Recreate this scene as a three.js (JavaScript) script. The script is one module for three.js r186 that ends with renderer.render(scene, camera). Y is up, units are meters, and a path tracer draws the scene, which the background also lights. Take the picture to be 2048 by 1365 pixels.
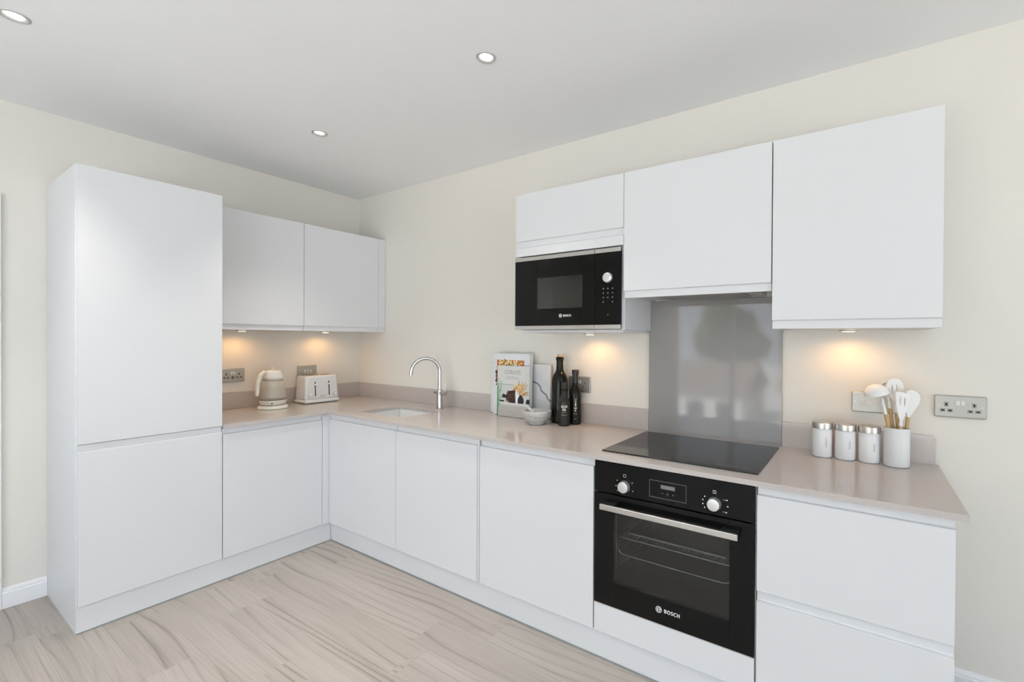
import * as THREE from 'three';
import { RoundedBoxGeometry } from 'three/addons/geometries/RoundedBoxGeometry.js';
import { TextGeometry } from 'three/addons/geometries/TextGeometry.js';
import { FontLoader } from 'three/addons/loaders/FontLoader.js';
import { ImprovedNoise } from 'three/addons/math/ImprovedNoise.js';
import { mergeGeometries, mergeVertices } from 'three/addons/utils/BufferGeometryUtils.js';

// ---------------------------------------------------------------- camera, sky, exposure
const scene = new THREE.Scene();
const renderer = new THREE.WebGLRenderer();
renderer.toneMapping = THREE.LinearToneMapping;
renderer.toneMappingExposure = 1.09;
renderer.shadowMap.enabled = true;
const camera = new THREE.PerspectiveCamera(73.2923, 2048 / 1365, 0.05, 300);
camera.position.set(3.6773, 1.3982, 2.3833);
camera.rotation.order = 'YXZ';
camera.rotation.set(-0.00618, 0.58135, 0.00549);
camera.setViewOffset(2048, 1365, -97.18, -2.36, 2048, 1365);
camera.updateProjectionMatrix();
scene.background = new THREE.Color().setRGB(0.84, 0.95, 1.08);      // overcast daylight
scene.backgroundIntensity = 3.3;
const sun = new THREE.DirectionalLight(new THREE.Color().setRGB(1, 0.98, 0.95), 27);   // behind the kitchen: lights the ground and houses outside, never enters
sun.position.set(-7, 16, -12); sun.castShadow = true; sun.shadow.mapSize.set(2048, 2048);
Object.assign(sun.shadow.camera, { left: -60, right: 60, top: 60, bottom: -60, near: 1, far: 160 }); scene.add(sun, sun.target);
const DOWN = { color: new THREE.Color().setRGB(1, 0.94, 0.86), power: 3.3 };      // ceiling downlights
const PUCK = { color: new THREE.Color().setRGB(1, 0.55, 0.2), power: 0.17 };      // lamps under the wall cabinets

// ---------------------------------------------------------------- measures (metres)
const H = 2.605, YT = 0.9, WT = 0.02, D = 0.629, W = 0.6465, PLB = 0.607, PLL = 0.617, DB = 0.131;
const ROOM_X = 7.2, ROOM_Z = 4.6, WD = 0.3615, WDL = 0.37, UP = 1.016, UT = 0.0145;
const ZF1 = 1.255, ZF2 = 1.838, WTOP = 2.206;

// ---------------------------------------------------------------- helpers
let seed = 7;
const rnd = () => { seed = (seed * 1664525 + 1013904223) >>> 0; return seed / 4294967296; };
const noise = new ImprovedNoise();
const fbm = (x, y, z, o = 4) => { let s = 0, a = 0.5; for (let i = 0; i < o; i++) { s += a * noise.noise(x, y, z); x *= 2.03; y *= 2.03; z *= 1.7; a *= 0.5; } return s; };
const flat = (g) => { const h = g.index ? g.toNonIndexed() : g; for (const k of Object.keys(h.attributes)) if (!['position', 'normal', 'uv'].includes(k)) h.deleteAttribute(k); return h; };
const join = (...gs) => mergeGeometries(gs.flat().map(flat));
function B(x0, x1, y0, y1, z0, z1, r = 0.0012, seg = 1) {
  const w = x1 - x0, h = y1 - y0, d = z1 - z0, m = Math.min(w, h, d);
  const g = r > 0 ? new RoundedBoxGeometry(w, h, d, seg, Math.min(r, m * 0.45)) : new THREE.BoxGeometry(w, h, d);
  return g.translate((x0 + x1) / 2, (y0 + y1) / 2, (z0 + z1) / 2);
}
function uvm(g, s = 1, ou = 0, ov = 0, along = 'x') {           // uv in metres, by the way each face points
  g = flat(g); const p = g.attributes.position, n = g.attributes.normal, uv = new Float32Array(p.count * 2);
  for (let i = 0; i < p.count; i += 3) {
    const a = [0, 0, 0]; for (let k = 0; k < 3; k++) { a[0] += Math.abs(n.getX(i + k)); a[1] += Math.abs(n.getY(i + k)); a[2] += Math.abs(n.getZ(i + k)); }
    const m = a.indexOf(Math.max(...a));
    for (let k = 0; k < 3; k++) {
      const x = p.getX(i + k), y = p.getY(i + k), z = p.getZ(i + k);
      let u = m === 0 ? z : x, v = m === 1 ? z : y; if (along === 'z') [u, v] = [v, u];
      uv[2 * (i + k)] = u * s + ou; uv[2 * (i + k) + 1] = v * s + ov;
    }
  }
  g.setAttribute('uv', new THREE.BufferAttribute(uv, 2)); return g;
}
const lathe = (pts, seg = 40) => new THREE.LatheGeometry(pts.map(([r, y]) => new THREE.Vector2(r, y)), seg);
const cyl = (r0, r1, h, x, y, z, seg = 32) => new THREE.CylinderGeometry(r1, r0, h, seg).translate(x, y + h / 2, z);
const disc = (r, t, x, y, z, seg = 32) => new THREE.CylinderGeometry(r, r, t, seg).rotateX(Math.PI / 2).translate(x, y, z);   // faces +z
const tube = (pts, r, n = 40, seg = 14, closed = false) => new THREE.TubeGeometry(new THREE.CatmullRomCurve3(pts.map((q) => new THREE.Vector3(...q)), closed), n, r, seg, closed);
function rod(a, b, r0, r1 = r0, seg = 12) {
  const A = new THREE.Vector3(...a), Bv = new THREE.Vector3(...b), d = Bv.clone().sub(A), g = new THREE.CylinderGeometry(r1, r0, d.length(), seg);
  return g.applyQuaternion(new THREE.Quaternion().setFromUnitVectors(new THREE.Vector3(0, 1, 0), d.clone().normalize())).translate(...A.add(Bv).multiplyScalar(0.5).toArray());
}
const names = new Map();
const numbered = (n) => { const k = names.get(n) ?? 0; names.set(n, k + 1); return k ? `${n}_${String(k).padStart(3, '0')}` : n; };
function mesh(name, geo, mat, parent, label) {
  const m = new THREE.Mesh(geo, mat); m.name = name; m.castShadow = m.receiveShadow = true;
  if (label) m.userData.label = label;
  parent.add(m); return m;
}
function thing(name, label, category, pos = [0, 0, 0], turn = 0, group) {
  const o = new THREE.Group(); o.name = numbered(name); o.position.set(...pos); o.rotation.y = turn;
  o.userData = { label, category }; if (group) o.userData.group = group; scene.add(o); return o;
}
function single(name, geo, mat, label, category, pos = [0, 0, 0], turn = 0) {
  const m = mesh(numbered(name), geo, mat, scene); m.position.set(...pos); m.rotation.y = turn; m.userData = { label, category }; return m;
}
function struct(name, geo, mat, label, parent = scene) {
  const m = mesh(name, geo, mat, parent); if (parent === scene) m.userData = { kind: 'structure', label, category: name.split('_')[0] }; return m;
}
const back = (a0, a1, y0 = 0) => [[(a0 + a1) / 2, y0, 0], 0];                 // a unit on the hob wall, x from a0 to a1
const left = (z1, z0, y0 = 0) => [[0, y0, (z0 + z1) / 2], Math.PI / 2];       // a unit on the fridge wall, z from z1 down to z0

// ---------------------------------------------------------------- textures
function dataTex(w, h, fn, srgb = true) {
  const d = new Uint8Array(w * h * 4);
  for (let y = 0; y < h; y++) for (let x = 0; x < w; x++) { const c = fn(x, y), o = (y * w + x) * 4; d[o] = c[0]; d[o + 1] = c[1]; d[o + 2] = c[2]; d[o + 3] = c[3] ?? 255; }
  const t = new THREE.DataTexture(d, w, h); t.wrapS = t.wrapT = THREE.RepeatWrapping; t.magFilter = THREE.LinearFilter; t.minFilter = THREE.LinearMipmapLinearFilter;
  if (srgb) t.colorSpace = THREE.SRGBColorSpace; t.needsUpdate = true; return t;
}
function canvasTex(w, h, draw) {
  const c = document.createElement('canvas'); c.width = w; c.height = h; draw(c.getContext('2d'), w, h);
  const t = new THREE.CanvasTexture(c); t.colorSpace = THREE.SRGBColorSpace; return t;
}
const cl = (v) => Math.max(0, Math.min(255, v));
// grey-washed oak: 2.56 m along the grain by 1.28 m across
const oak = dataTex(1600, 800, (px, py) => {
  const u = px / 1600 * 2.56, v = py / 800 * 1.28;
  const warp = fbm(u * 0.55, v * 3.6, 3, 2) * 0.22 + fbm(u * 1.6, v * 14, 9, 2) * 0.014;
  const ring = (v + warp) * 21, f = ring - Math.floor(ring), where = Math.max(0, fbm(u * 0.8, v * 6, 21, 2) * 1.6 + 0.3);
  const band = (Math.pow(f, 7) + 0.35 * Math.pow(1 - f, 9)) * where;
  const fine = fbm(u * 2.2, v * 230, 5, 3), pore = Math.max(0, fbm(u * 7, v * 420, 31, 2) - 0.14);
  const tone = fbm(u * 0.5, v * 4.5, 40, 3);
  const k = -62 * band + 21 * fine - 30 * pore + 18 * tone;
  return [cl(184 + k), cl(176 + k * 1.03), cl(167 + k * 1.08)];
});
const plaster = dataTex(512, 512, (x, y) => { const v = cl(128 + 90 * fbm(x / 6, y / 6, 1, 3)); return [v, v, v]; }, false);
const quartz = dataTex(512, 512, (x, y) => { const n = fbm(x / 40, y / 40, 2, 3) * 3, s = rnd(), k = n + (s > 0.985 ? 26 : s < 0.02 ? -26 : (s - 0.5) * 12); return [cl(197 + k), cl(188 + k), cl(182 + k)]; });
const marbleTex = (scale, amt, base) => dataTex(512, 512, (x, y) => {
  const u = x / 512 * scale, v = y / 512 * scale, w = fbm(u * 2, v * 2, 8, 4) * 1.4;
  const vein = Math.pow(1 - Math.min(1, Math.abs(Math.sin((u * 0.9 + v * 1.3 + w) * 2.2)) * 4), 3) * (Math.abs(Math.sin((u * 0.9 + v * 1.3 + w) * 2.2)) < 0.25 ? 1 : 0);
  const k = -amt * vein + 14 * fbm(u * 5, v * 5, 2, 3); return [cl(base + k), cl(base - 1 + k), cl(base - 4 + k)];
});

// ---------------------------------------------------------------- materials
const std = (c, roughness, o = {}) => new THREE.MeshPhysicalMaterial({ color: Array.isArray(c) ? new THREE.Color().setRGB(...c) : c, roughness, ...o });
const bumped = (t, rep, s) => { const b = t.clone(); b.repeat.set(rep, rep); b.needsUpdate = true; return { bumpMap: b, bumpScale: s }; };
const M = {
  wall: std([0.79, 0.757, 0.685], 0.9, bumped(plaster, 2, 0.0006)),
  ceiling: std([0.91, 0.91, 0.905], 0.92, bumped(plaster, 2, 0.0005)),
  trim: std([0.86, 0.86, 0.87], 0.4),
  cab: std([0.745, 0.746, 0.752], 0.42),
  carcass: std([0.8, 0.8, 0.8], 0.5),
  stone: std([1, 1, 1], 0.13, { map: quartz }),
  oak: [[0.93, 0.925, 0.93], [0.91, 0.905, 0.91], [0.945, 0.935, 0.935], [0.92, 0.91, 0.91]].map((c) => std(c, 0.48, { map: oak, ...bumped(oak, 1, 0.0004) })),
  slab: std([0.1, 0.09, 0.08], 0.9),
  glassBack: std([0.33, 0.315, 0.305], 0.06, { ior: 1.52 }),
  black: std([0.006, 0.006, 0.0057], 0.12, { specularIntensity: 0.42 }),
  blackMat: std([0.012, 0.012, 0.012], 0.45),
  hob: std([0.012, 0.012, 0.011], 0.07),
  smoke: std([0.66, 0.67, 0.66], 0.04, { transmission: 1, thickness: 0, ior: 1.5 }),
  enamel: std([0.09, 0.095, 0.095], 0.35),
  steel: std([0.62, 0.6, 0.57], 0.33, { metalness: 1 }),
  steelMatt: std([0.66, 0.645, 0.61], 0.42, { metalness: 1 }),
  knob: std([0.74, 0.74, 0.73], 0.35, { metalness: 0.75 }),
  chrome: std([0.6, 0.6, 0.6], 0.06, { metalness: 1 }),
  wire: std([0.7, 0.7, 0.7], 0.25, { metalness: 1 }),
  plate: std([0.46, 0.455, 0.42], 0.42, { metalness: 0.8 }),
  insert: std([0.3, 0.3, 0.29], 0.5),
  hole: std([0.01, 0.01, 0.01], 0.8),
  rocker: std([0.72, 0.71, 0.69], 0.35),
  print: std([0.78, 0.78, 0.76], 0.5),
  dim: std([0.2, 0.2, 0.2], 0.5),
  sink: std([0.92, 0.92, 0.91], 0.25),
  lampGlow: std([0.9, 0.9, 0.88], 0.5, { emissive: new THREE.Color(1, 0.96, 0.9), emissiveIntensity: 2.2 }),
  puckGlow: std([0.9, 0.85, 0.75], 0.5, { emissive: new THREE.Color(1, 0.85, 0.62), emissiveIntensity: 2.0 }),
  lampTrim: std([0.6, 0.59, 0.57], 0.4, { metalness: 0.4 }),
  pane: std([1, 1, 1], 0.0, { transmission: 1, thickness: 0, ior: 1.45 }),
  frame: std([0.78, 0.78, 0.78], 0.4),
};

// ---------------------------------------------------------------- the room
{
  const floor = struct('floor', B(0, ROOM_X, -0.2, -0.009, 0, ROOM_Z, 0), M.slab, 'pale grey-washed oak plank floor');
  const pw = 0.19; let row = 0;
  for (let z = 0.04 - pw; z < ROOM_Z; z += pw, row++) {
    const z0 = Math.max(0, z), z1 = Math.min(ROOM_Z, z + pw); if (z1 - z0 < 0.02) continue;
    let x = row === 4 ? 2.236 - 1.28 * 2 : -rnd() * 1.2;
    for (; x < ROOM_X; x += 1.28) {
      const x0 = Math.max(0, x), x1 = Math.min(ROOM_X, x + 1.28); if (x1 - x0 < 0.03) continue;
      const g = uvm(B(x0 + 0.00015, x1 - 0.00015, -0.009, 0, z0 + 0.00015, z1 - 0.00015, 0.0003), 1 / 1.28, rnd() * 2, rnd() * 1, 'x');
      const uv = g.attributes.uv; for (let i = 0; i < uv.count; i++) uv.setX(i, uv.getX(i) / 2);
      mesh('plank', g, M.oak[Math.floor(rnd() * 4)], floor);
    }
  }
  const holes = [[1.0, 0.904], [2.322, 0.914], [1.0, 2.068], [2.322, 2.068], [3.644, 2.068]];
  const cs = new THREE.Shape([[-0.12, -0.12], [ROOM_X + 0.12, -0.12], [ROOM_X + 0.12, ROOM_Z + 0.12], [-0.12, ROOM_Z + 0.12]].map((q) => new THREE.Vector2(...q)));
  for (const [x, z] of holes) { const h = new THREE.Path(); h.absarc(x, z, 0.036, 0, Math.PI * 2, true); cs.holes.push(h); }
  struct('ceiling', uvm(new THREE.ExtrudeGeometry(cs, { depth: 0.12, bevelEnabled: false, curveSegments: 24 }).rotateX(Math.PI / 2).translate(0, H + 0.12, 0), 1), M.ceiling, 'plain white painted ceiling with recessed downlights');
  struct('wall_back', uvm(B(-0.12, ROOM_X + 0.12, -0.2, H, -0.12, 0, 0), 1), M.wall, 'cream painted wall behind the sink and hob');
  // fridge wall with a doorway
  const wl = new THREE.Shape([[-ROOM_Z - 0.12, -0.2], [0, -0.2], [0, H], [-ROOM_Z - 0.12, H]].map((q) => new THREE.Vector2(...q)));
  wl.holes.push(new THREE.Path([[-2.9, 0], [-2.9, 2.05], [-2.07, 2.05], [-2.07, 0]].map((q) => new THREE.Vector2(...q))));
  struct('wall_left', uvm(new THREE.ExtrudeGeometry(wl, { depth: 0.12, bevelEnabled: false }).rotateY(Math.PI / 2).translate(-0.12, 0, 0), 1), M.wall, 'cream painted wall behind the tall fridge cabinet');
  const door = struct('door_1', B(-0.06, -0.02, 0.005, 2.045, 2.075, 2.895), M.trim, 'white flush door in the cream wall past the fridge cabinet');
  mesh('door_handle', join(rod([-0.02, 1, 2.14], [0.03, 1, 2.14], 0.009), rod([0.03, 1, 2.14], [0.03, 1, 2.25], 0.009)), M.steel, door);
  struct('trim_1', join(B(0.0005, 0.018, 0, 2.12, 1.996, 2.068), B(0.0005, 0.018, 0, 2.12, 2.902, 2.972), B(0.0005, 0.018, 2.052, 2.12, 2.0685, 2.9015)), M.trim, 'white architrave round the doorway');
  // window wall opposite the hob
  const wf = new THREE.Shape([[-0.12, -0.2], [ROOM_X + 0.12, -0.2], [ROOM_X + 0.12, H], [-0.12, H]].map((q) => new THREE.Vector2(...q)));
  const ww = [1.22, 4.62, 0.06, 2.3];
  wf.holes.push(new THREE.Path([[ww[0], ww[2]], [ww[0], ww[3]], [ww[1], ww[3]], [ww[1], ww[2]]].map((q) => new THREE.Vector2(...q))));
  struct('wall_front', uvm(new THREE.ExtrudeGeometry(wf, { depth: 0.2, bevelEnabled: false }).translate(0, 0, ROOM_Z), 1), M.wall, 'cream painted wall holding the wide window opposite the hob');
  const wr = new THREE.Shape([[-ROOM_Z - 0.12, -0.2], [0.12, -0.2], [0.12, H], [-ROOM_Z - 0.12, H]].map((q) => new THREE.Vector2(...q)));
  const wv = [1.3, 4.3, 0.06, 2.3];
  wr.holes.push(new THREE.Path([[-wv[1], wv[2]], [-wv[1], wv[3]], [-wv[0], wv[3]], [-wv[0], wv[2]]].map((q) => new THREE.Vector2(...q))));
  struct('wall_right', uvm(new THREE.ExtrudeGeometry(wr, { depth: 0.2, bevelEnabled: false }).rotateY(Math.PI / 2).translate(ROOM_X, 0, 0), 1), M.wall, 'cream painted end wall facing the fridge cabinet');
  const windowUnit = (name, w, h, n, label, pos, turn) => {
    const g = new THREE.Group(); g.name = name; g.position.set(...pos); g.rotation.y = turn; g.userData = { kind: 'structure', label, category: 'window' }; scene.add(g);
    const f = 0.055; mesh('window_frame', join(B(0, w, 0, f, 0, 0.07), B(0, w, h - f, h, 0, 0.07), B(0, f, f, h - f, 0, 0.07), B(w - f, w, f, h - f, 0, 0.07)), M.frame, g);
    const pwd = (w - f) / n;
    for (let i = 1; i < n; i++) mesh('mullion', B(i * pwd, i * pwd + f, f, h - f, 0, 0.07), M.frame, g);
    for (let i = 0; i < n; i++) mesh('pane', new THREE.PlaneGeometry(pwd - f, h - 2 * f).translate(i * pwd + f + (pwd - f) / 2, h / 2, 0.035), M.pane, g);
  };
  windowUnit('window_1', ww[1] - ww[0], ww[3] - ww[2], 4, 'wide four-pane window with pale frame opposite the hob', [ww[0], ww[2], ROOM_Z + 0.05], 0);
  windowUnit('window_2', wv[1] - wv[0], wv[3] - wv[2], 4, 'wide four-pane window with pale frame facing the fridge cabinet', [ROOM_X + 0.05, wv[2], wv[1]], Math.PI / 2);
  const skirt = (l) => { const s = new THREE.Shape([[0.0005, 0.001], [0.017, 0.001], [0.017, 0.078], [0.0125, 0.083], [0.0125, 0.09], [0.008, 0.1], [0.003, 0.104], [0.0005, 0.104]].map((q) => new THREE.Vector2(...q))); return new THREE.ExtrudeGeometry(s, { depth: l, bevelEnabled: false }); };
  struct('baseboard_left', skirt(1.9955 - ZF2 - 0.001).translate(0, 0, ZF2 + 0.001), M.trim, 'white moulded skirting between fridge cabinet and doorway');
  struct('baseboard_back', skirt(ROOM_X - 3.915).rotateY(-Math.PI / 2).translate(ROOM_X - 0.001, 0, 0), M.trim, 'white moulded skirting beyond the drawer unit');
  // downlights
  const dg = 'recessed ceiling downlights';
  const proto = (x, z, where) => {
    const t = thing('ceiling_downlight', 'round recessed ceiling downlight ' + where, 'light', [x, H, z], 0, dg);
    mesh('rim', lathe([[0.026, 0.012], [0.028, 0.004], [0.031, -0.002], [0.036, -0.004], [0.042, -0.0035], [0.0435, -0.001], [0.0435, 0]], 48), M.lampTrim, t);
    mesh('lamp', lathe([[0, -0.001], [0.018, 0], [0.0285, 0.006], [0.0285, 0.02], [0, 0.02]], 40), M.lampGlow, t);
    const s = new THREE.SpotLight(DOWN.color, DOWN.power, 0, 0.76, 1, 2); s.position.set(0, -0.012, 0); s.target.position.set(0, -1, 0); s.castShadow = true; s.shadow.radius = 1.4; t.add(s, s.target); return t;
  };
  ['out from the corner wall cabinets', 'in front of the microwave cabinet', 'in front of the tall fridge cabinet', 'over the middle of the kitchen floor', 'over the open floor facing the drawer unit'].forEach((w, i) => proto(...holes[i], w));
}

// ---------------------------------------------------------------- fitted units
function panels(w, h, d, no = '') {                       // an open carcass of boards, z from the wall to d
  const t = 0.018, z0 = 0.003, a = -w / 2 + 0.0006, b = w / 2 - 0.0006, gs = [];
  if (!no.includes('l')) gs.push(B(a, a + t, 0, h, z0, d)); if (!no.includes('r')) gs.push(B(b - t, b, 0, h, z0, d));
  if (!no.includes('b')) gs.push(B(a + t, b - t, 0, t, z0, d)); if (!no.includes('t')) gs.push(B(a + t, b - t, h - t, h, z0, d));
  if (!no.includes('k')) gs.push(B(a + t, b - t, t, h - t, z0, z0 + 0.008));
  return join(gs);
}
function front(x0, x1, y0, y1, zf, j = '', lip = 0.033) {           // a door whose top or bottom edge is scooped into a finger pull
  const b = zf - 0.02, e = 0.0012, p = [];
  if (j.includes('b')) p.push([b, y0], [zf - 0.0135, y0], [zf - 0.0125, y0 + 0.001], [zf - 0.0125, y0 + lip - 0.004], [zf - 0.011, y0 + lip - 0.001], [zf - e, y0 + lip], [zf, y0 + lip + e]);
  else p.push([b, y0], [zf - e, y0], [zf, y0 + e]);
  if (j.includes('t')) p.push([zf, y1 - lip - e], [zf - e, y1 - lip], [zf - 0.011, y1 - lip + 0.002], [zf - 0.0125, y1 - lip + 0.006], [zf - 0.0125, y1 - 0.001], [zf - 0.0135, y1], [b, y1]);
  else p.push([zf, y1 - e], [zf - e, y1], [b, y1]);
  return new THREE.ExtrudeGeometry(new THREE.Shape(p.map((q) => new THREE.Vector2(...q))), { depth: x1 - x0, bevelEnabled: false }).rotateY(-Math.PI / 2).translate(x1, 0, 0);
}
const DF = D - 0.0215;                                      // front edge of a base carcass
{
  // tall fridge cabinet
  const w = ZF2 - ZF1, [pos, turn] = left(ZF2, ZF1), t = thing('fridge_cabinet', 'tall white two-door cabinet housing the fridge at the end of the run', 'cabinet', pos, turn);
  mesh('end_panel', B(-w / 2, -w / 2 + 0.018, 0, WTOP, 0.002, 0.6083), M.cab, t);
  mesh('body', panels(w - 0.02, WTOP - DB - 0.004, DF).translate(0.0095, DB + 0.002, 0), M.carcass, t);
  mesh('door', front(-w / 2 + 0.004, w / 2 - 0.002, 0.892, WTOP, D), M.cab, t);
  mesh('door', front(-w / 2 + 0.004, w / 2 - 0.002, DB, 0.8885, D, 't'), M.cab, t);
}
{
  const z1 = ZF1, z0 = D + 0.003, w = z1 - z0, [pos, turn] = left(z1, z0), t = thing('base_cabinet', 'white handleless base cabinet below the kettle and toaster', 'cabinet', pos, turn);
  const split = -w / 2 + (z1 - 0.676);
  mesh('body', panels(w, 0.872 - DB, DF).translate(0, DB + 0.002, 0), M.carcass, t);
  mesh('door', front(-w / 2 + 0.002, split - 0.0015, DB, 0.876, D, 't'), M.cab, t);
  mesh('corner_post', front(split + 0.0015, w / 2 + 0.03, DB, 0.876, D), M.cab, t, 'narrow white filler strip in the inner corner');
}
{
  const a0 = D + 0.002, a1 = 2.016, w = a1 - a0, c = (a0 + a1) / 2, [pos, turn] = back(a0, a1), t = thing('sink_cabinet', 'white double-door base cabinet under the sink', 'cabinet', pos, turn);
  mesh('body', panels(w, 0.872 - DB, DF, 't').translate(0, DB + 0.002, 0), M.carcass, t);
  mesh('door', front(D + 0.003 - c, 1.347 - 0.0015 - c, DB, 0.876, D, 't'), M.cab, t);
  mesh('door', front(1.347 + 0.0015 - c, a1 - c - 0.008, DB, 0.876, D, 't'), M.cab, t);
  mesh('filler_strip', B(a1 - c - 0.006, a1 - c + 0.006, DB, 0.878, D - 0.018, D - 0.002), M.cab, t);
}
{
  const a0 = 2.026, a1 = 2.703, [pos, turn] = back(a0, a1), w = a1 - a0, t = thing('base_cabinet', 'white handleless base unit between the sink cabinet and the oven', 'cabinet', pos, turn);
  mesh('body', panels(w, 0.872 - DB, DF).translate(0, DB + 0.002, 0), M.carcass, t);
  mesh('door', front(-w / 2 + 0.002, w / 2 - 0.002, DB, 0.876, D, 't'), M.cab, t);
}
const OX0 = 2.7053, OX1 = 3.3645, OY0 = 0.258, OY1 = 0.874;
{
  const [pos, turn] = back(OX0, OX1), w = OX1 - OX0, t = thing('oven_housing', 'white base unit built round the oven with blank panel below it', 'cabinet', pos, turn);
  const gs = [B(-w / 2 + 0.0006, -w / 2 + 0.0186, DB, 0.874, 0.003, DF), B(w / 2 - 0.0186, w / 2 - 0.0006, DB, 0.874, 0.003, DF), B(-w / 2 + 0.0186, w / 2 - 0.0186, DB + 0.1, DB + 0.118, 0.003, DF)];
  mesh('body', join(gs), M.carcass, t);
  mesh('front_panel', front(-w / 2 + 0.002, w / 2 - 0.002, DB, 0.2535, D), M.cab, t);
}
{
  const a0 = 3.367, a1 = 3.911, [pos, turn] = back(a0, a1), w = a1 - a0, t = thing('drawer_unit', 'white two-drawer base unit below the canisters', 'cabinet', pos, turn);
  mesh('body', panels(w, 0.872 - DB, DF).translate(0, DB + 0.002, 0), M.cab, t);
  mesh('drawer_front', front(-w / 2 + 0.002, w / 2, 0.503, 0.876, D, 't', 0.03), M.cab, t);
  mesh('drawer_front', front(-w / 2 + 0.002, w / 2, DB, 0.4995, D, 't', 0.034), M.cab, t);
}
// plinths
{
  const seal = std([0.3, 0.32, 0.31], 0.6);
  let t = thing('plinth', 'white plinth board under the fridge cabinet and kettle cabinet', 'plinth', [0, 0, 0]);
  mesh('board', B(PLL - 0.008, PLL, 0.001, DB - 0.001, PLB + 0.003, ZF2, 0.001), M.cab, t); mesh('seal_strip', B(PLL + 0.0002, PLL + 0.002, 0.0005, 0.007, PLB + 0.003, ZF2, 0), seal, t);
  t = thing('plinth', 'white plinth board under the sink, oven and drawer units', 'plinth', [0, 0, 0]);
  mesh('board', B(PLL - 0.0075, 3.905, 0.001, DB - 0.001, PLB - 0.016, PLB, 0.001), M.cab, t); mesh('seal_strip', B(PLL + 0.003, 3.905, 0.0005, 0.007, PLB + 0.0002, PLB + 0.002, 0), seal, t);
}

// worktop with the sink cut out
const SX0 = 0.82, SX1 = 1.275, SZ0 = 0.2, SZ1 = 0.52;
{
  const s = new THREE.Shape([[0.002, 0.002], [3.9387, 0.002], [3.9387, W - 0.001], [3.9377, W], [W, W], [W, ZF1 - 0.002], [0.002, ZF1 - 0.002]].map((q) => new THREE.Vector2(...q)));
  const r = 0.012, h = new THREE.Path(); h.moveTo(SX0 + r, SZ0); h.lineTo(SX1 - r, SZ0); h.absarc(SX1 - r, SZ0 + r, r, -Math.PI / 2, 0); h.lineTo(SX1, SZ1 - r); h.absarc(SX1 - r, SZ1 - r, r, 0, Math.PI / 2); h.lineTo(SX0 + r, SZ1); h.absarc(SX0 + r, SZ1 - r, r, Math.PI / 2, Math.PI); h.lineTo(SX0, SZ0 + r); h.absarc(SX0 + r, SZ0 + r, r, Math.PI, Math.PI * 1.5); s.holes.push(h);
  const g = new THREE.ExtrudeGeometry(s, { depth: WT - 0.002, bevelEnabled: true, bevelThickness: 0.001, bevelSize: 0.001, bevelOffset: -0.001, bevelSegments: 2, curveSegments: 8 }).rotateX(Math.PI / 2).translate(0, YT - 0.001, 0);
  single('worktop', uvm(g, 2), M.stone, 'polished taupe stone worktop running round the corner', 'worktop');
  single('upstand', uvm(B(0.0015, UT, YT + 0.0003, UP, UT + 0.0005, ZF1 - 0.003, 0.001), 2), M.stone, 'low taupe stone upstand behind the kettle and toaster', 'upstand');
  single('upstand', uvm(B(0.0015, 2.7, YT + 0.0003, UP, 0.0015, UT, 0.001), 2), M.stone, 'long low taupe stone upstand behind the tap and bottles', 'upstand');
  const e = new THREE.Shape(); e.moveTo(3.3665, YT + 0.0003); e.lineTo(3.928, YT + 0.0003); e.lineTo(3.928, UP - 0.012); e.absarc(3.916, UP - 0.012, 0.012, 0, Math.PI / 2); e.lineTo(3.3665, UP);
  single('upstand', uvm(new THREE.ExtrudeGeometry(e, { depth: UT - 0.0015, bevelEnabled: false }).translate(0, 0, 0.0015), 2), M.stone, 'short taupe stone upstand with a rounded end behind the canisters', 'upstand');
  single('splashback', B(2.7012, 3.3653, YT + 0.0003, 1.606, 0.0015, UT + 0.0005, 0.001), M.glassBack, 'glossy grey glass splashback behind the hob', 'splashback');
}
{
  const t = thing('sink', 'white undermounted rectangular sink basin', 'sink', [(SX0 + SX1) / 2, 0.7, (SZ0 + SZ1) / 2]), w = (SX1 - SX0) / 2 + 0.004, d = (SZ1 - SZ0) / 2 + 0.004, k = 0.012, top = YT - WT - 0.0008 - 0.7;
  mesh('basin', join(B(-w - k, -w, 0, top, -d - k, d + k, 0.003), B(w, w + k, 0, top, -d - k, d + k, 0.003), B(-w, w, 0, top, -d - k, -d, 0.003), B(-w, w, 0, top, d, d + k, 0.003), B(-w, w, 0, 0.012, -d, d, 0.003)), M.sink, t);
  mesh('drain', join(cyl(0.042, 0.042, 0.003, 0, 0.012, 0), cyl(0.02, 0.02, 0.006, 0, 0.012, 0)), M.chrome, t);
}
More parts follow.
